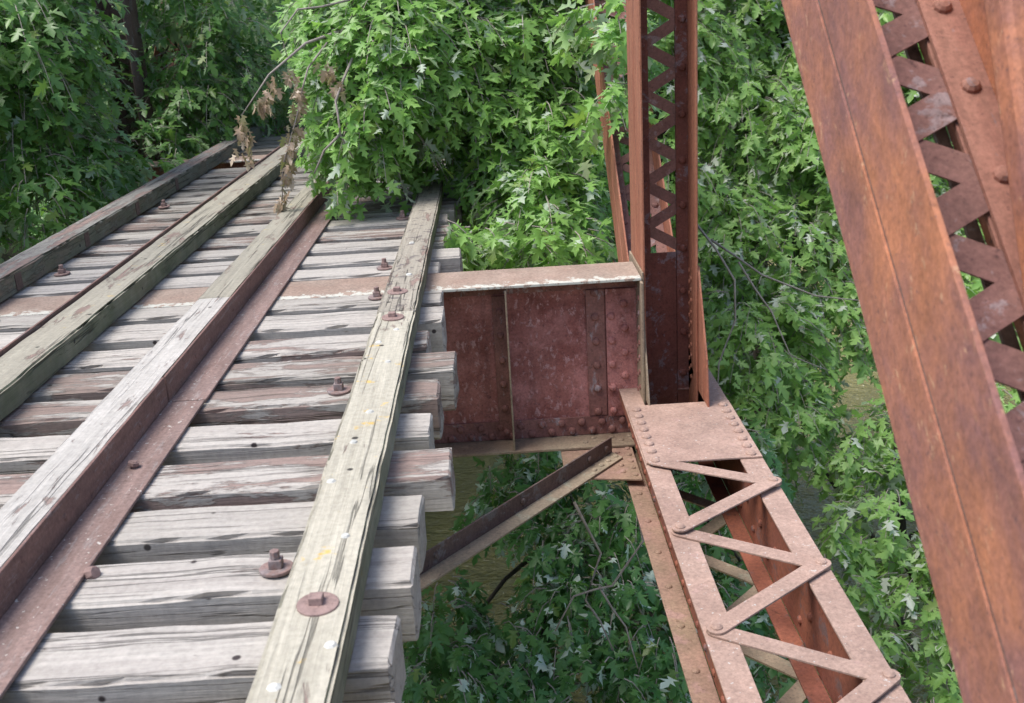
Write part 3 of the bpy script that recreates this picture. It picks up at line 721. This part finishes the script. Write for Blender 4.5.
right2=[(6.39,13.50,0.14,1.20),(6.06,14.00,0.61,1.10),(5.46,12.30,-1.09,0.90),(5.03,11.30,-1.77,0.90),(5.03,10.40,-2.61,0.60),(5.42,11.00,-2.05,0.60),(6.4,13,-1.2,1.),(7.2,14,1.,1.3),(4.09,10.00,-2.73,0.50)]
low=[(3.63,10.00,-2.81,0.50),(3.64,9.00,-3.20,0.60),(3.68,8.30,-3.74,0.60),(3.26,9.00,-3.17,0.30),(3.60,8.00,-4.26,0.60),(3.04,8.00,-3.81,0.35),(2.88,9.00,-3.36,0.30),(2.81,8.30,-3.48,0.30),(2.96,10.00,-2.65,0.40),(2.66,7.60,-4.11,0.40),(4.3,8.6,-3.6,.6)]
under=[(-0.66,7.50,-3.21,0.45),(-0.19,7.40,-3.32,0.50),(0.36,7.60,-3.16,0.50),(0.74,8.00,-2.81,0.50),(0.84,7.50,-3.18,0.55),(1.11,8.20,-2.61,0.45),(0.63,8.60,-2.59,0.40),(0.02,8.80,-2.55,0.22),(-0.66,7.90,-2.99,0.22),(1.15,7.20,-3.37,0.50),(0.24,8.10,-2.74,0.26),(-0.33,7.80,-3.09,0.24),(1.63,8.20,-2.65,0.45),(2.03,7.70,-3.15,0.40),(2.14,7.30,-3.56,0.40),(0.44,9.00,-2.47,0.25),(1.51,7.80,-3.08,0.40),(0.57,7.00,-3.51,0.50),(-0.58,7.00,-3.42,0.50),(1.97,8.80,-2.38,0.50),(1.57,7.30,-3.42,0.40),(0.03,7.00,-3.47,0.40),(-0.20,9.00,-2.42,0.20),(-.12,8.5,-2.6,.3),(.2,8.7,-2.5,.3),(.45,7.9,-2.9,.35),(.3,9.2,-2.3,.35)]
gl = 'silver maples crowding round the bridge'
tot = 0
for a in (
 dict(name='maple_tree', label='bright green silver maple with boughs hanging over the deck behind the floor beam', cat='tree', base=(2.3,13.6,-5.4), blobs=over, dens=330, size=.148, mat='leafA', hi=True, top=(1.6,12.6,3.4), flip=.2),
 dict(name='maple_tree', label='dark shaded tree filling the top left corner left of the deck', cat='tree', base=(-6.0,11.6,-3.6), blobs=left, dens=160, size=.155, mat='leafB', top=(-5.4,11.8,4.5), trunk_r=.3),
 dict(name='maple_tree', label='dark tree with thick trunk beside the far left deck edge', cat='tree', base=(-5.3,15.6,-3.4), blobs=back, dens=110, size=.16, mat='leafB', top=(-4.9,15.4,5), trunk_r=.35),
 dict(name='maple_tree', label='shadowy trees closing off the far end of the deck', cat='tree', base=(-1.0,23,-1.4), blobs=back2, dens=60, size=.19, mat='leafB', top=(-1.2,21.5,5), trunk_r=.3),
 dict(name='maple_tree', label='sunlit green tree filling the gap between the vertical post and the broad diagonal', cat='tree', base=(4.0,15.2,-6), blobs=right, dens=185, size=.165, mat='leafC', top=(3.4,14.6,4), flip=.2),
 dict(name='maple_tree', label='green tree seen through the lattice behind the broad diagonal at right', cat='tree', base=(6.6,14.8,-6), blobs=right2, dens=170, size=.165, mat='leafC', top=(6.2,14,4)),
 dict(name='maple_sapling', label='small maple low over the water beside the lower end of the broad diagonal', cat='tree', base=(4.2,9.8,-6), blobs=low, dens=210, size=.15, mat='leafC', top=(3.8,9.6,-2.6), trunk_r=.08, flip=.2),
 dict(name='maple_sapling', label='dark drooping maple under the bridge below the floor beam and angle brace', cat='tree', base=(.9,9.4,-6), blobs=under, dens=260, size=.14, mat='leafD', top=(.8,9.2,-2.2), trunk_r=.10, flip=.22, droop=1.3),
): 
    a['group'] = gl
    e_, n_l = tree(**a); tot += n_l
print('leaves', tot)

# withered hanging twigs at the left edge of the overhanging bough
e = empty('dead_branch', (-1.5, 9.1, 1.35), 'bare grey bough with withered brown leaves hanging left of the green branch', 'branch')
k = MB()
def crv(*p):
    p = [Vector(q) for q in p]; out_ = []
    for i in range(len(p)-1):
        for t in (0,.5): out_.append(p[i].lerp(p[i+1], t)+Vector((random.uniform(-.01,.01),)*3))
    return out_+[p[-1]]
k.tube(crv((-.9,9.4,1.6),(-1.45,9.0,1.45),(-1.75,8.8,1.22),(-1.98,8.7,.93)), .016, .004, 5)
k.build('twig', 'twig', e, smooth=True); k = MB()
k.tube(crv((-1.2,9.2,1.55),(-1.45,8.9,1.25),(-1.56,8.85,.9),(-1.72,8.8,.5),(-1.76,8.8,.2)), .010, .004, 5)
k.build('twig', 'twig', e, smooth=True); k = MB()
k.tube(crv((-1.1,9.0,1.3),(-1.22,8.7,1.0),(-1.20,8.65,.75),(-1.12,8.65,.55)), .012, .006, 5)
k.build('twig', 'twig', e, smooth=True); k = MB()
k.tube(crv((-1.20,8.65,.75),(-1.35,8.6,.62),(-1.44,8.6,.45)), .012, .006, 5)
k.build('twig', 'twig', e, smooth=True); k = MB()
k.tube(crv((-1.1,9.2,1.75),(-1.5,9.0,1.70),(-1.62,8.9,1.55),(-1.60,8.9,1.35)), .010, .004, 5)
k.build('twig', 'twig', e, smooth=True)
P=[];D=[];Nn=[];S=[]
for (x0,y0,z0,x1,y1,z1,n_) in ((-1.98,8.7,.95,-1.98,8.7,.55,30),(-1.70,8.8,1.22,-1.85,8.75,.95,34),(-1.58,8.85,.9,-1.78,8.8,.15,70),(-1.3,8.9,1.3,-1.2,8.8,1.05,26),(-1.6,8.9,1.25,-1.5,8.85,.95,30)):
    for _ in range(n_):
        t = random.random(); P.append((x0+(x1-x0)*t+random.gauss(0,.03), y0+(y1-y0)*t+random.gauss(0,.03), z0+(z1-z0)*t+random.gauss(0,.02)))
        D.append((random.gauss(0,.35), random.gauss(0,.35), -1)); Nn.append((random.gauss(0,1), random.gauss(-.5,1), .2)); S.append(random.uniform(.06,.11))
leaves_mesh('withered_leaves', np.array(P), np.array(D), np.array(Nn), np.array(S), TL, 'leafX', e)

# bare twigs among the leaves to the right of the post and under the beam
e = empty('bare_twig', (3.0, 10.6, -1.6), 'thin bare grey twigs standing out of the leaves right of the vertical post', 'branch')
k = MB()
k.tube(crv((2.0,10.6,-.55),(2.35,10.3,-1.1),(2.33,10.2,-1.5),(2.15,10.1,-1.9),(2.1,10.0,-2.3)), .014, .006, 5)
k.build('twig', 'twig', e, smooth=True); k = MB()
k.tube(crv((2.2,10.8,-.8),(2.7,10.6,-1.15),(3.2,10.4,-1.35),(3.6,10.3,-1.4)), .014, .006, 5)
k.build('twig', 'twig', e, smooth=True); k = MB()
k.tube(crv((2.45,10.6,-1.0),(2.75,10.4,-1.5),(2.9,10.2,-1.9),(3.3,10.2,-2.1)), .012, .005, 5)
k.build('twig', 'twig', e, smooth=True)
e = empty('bare_twig', (.4, 7.2, -2.6), 'thin bare grey twigs hanging among dark leaves under the angle brace', 'branch')
k = MB()
k.tube(crv((.45,7.2,-1.9),(.62,7.1,-2.3),(.50,7.0,-2.6),(.68,6.9,-3.0)), .012, .006, 5)
k.build('twig', 'twig', e, smooth=True); k = MB()
k.tube(crv((.9,7.2,-1.9),(.95,7.1,-2.2),(.7,7.0,-2.5),(.4,6.95,-2.55),(.25,6.9,-2.8)), .012, .006, 5)
k.build('twig', 'twig', e, smooth=True); k = MB()
k.tube(crv((.60,7.0,-2.5),(.78,6.9,-2.8),(.85,6.8,-3.1)), .010, .005, 5)
k.build('twig', 'twig', e, smooth=True)
# a tuft of dry weeds growing up between two ties at the left
e = MB()
for _ in range(16):
    x = -2.02+random.gauss(0,.05); y = 3.63+random.gauss(0,.02); h = random.uniform(.08,.2); lx = random.gauss(0,.06)
    e.tube([(x,y,-.05),(x+lx*.4,y-.01,h*.6),(x+lx,y-.03,h)], .004, .001, 3)
tag(e.build('weed_tuft', 'weed', origin=(-2.02,3.63,-.05)), 'small tuft of dry weeds growing between the ties left of the whitish timber', 'weeds')

# undergrowth on the far bank, uncountable
def ground_cover():
    e = bpy.data.objects.new('undergrowth', None); e['_o'] = (0,0,0)
    P=[];D=[];Nn=[];S=[]
    for _ in range(16000):
        x = random.uniform(-14, 4); y = random.uniform(14, 30)
        if random.random() < .3: x = random.uniform(-14,-6.2); y = random.uniform(4,16)
        if random.random() < .25: x = random.uniform(8, 18); y = random.uniform(12, 30)
        z = ground_z(x, y)
        if z < -5.1: continue
        if -5 < x < 1.3 and y < 20.3: continue
        P.append((x, y, z+random.random()**1.5*2.2)); D.append((random.gauss(0,1), random.gauss(0,1), -.4)); Nn.append((random.gauss(0,.4), random.gauss(-.3,.4), 1)); S.append(random.uniform(.2,.4))
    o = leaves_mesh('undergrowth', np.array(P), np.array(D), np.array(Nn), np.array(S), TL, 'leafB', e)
    o.parent = None; bpy.data.objects.remove(e); tag(o, 'dark leafy undergrowth covering the river banks', 'undergrowth', kind='stuff')
ground_cover()
for o in bpy.data.objects:
    if '_o' in o: del o['_o']
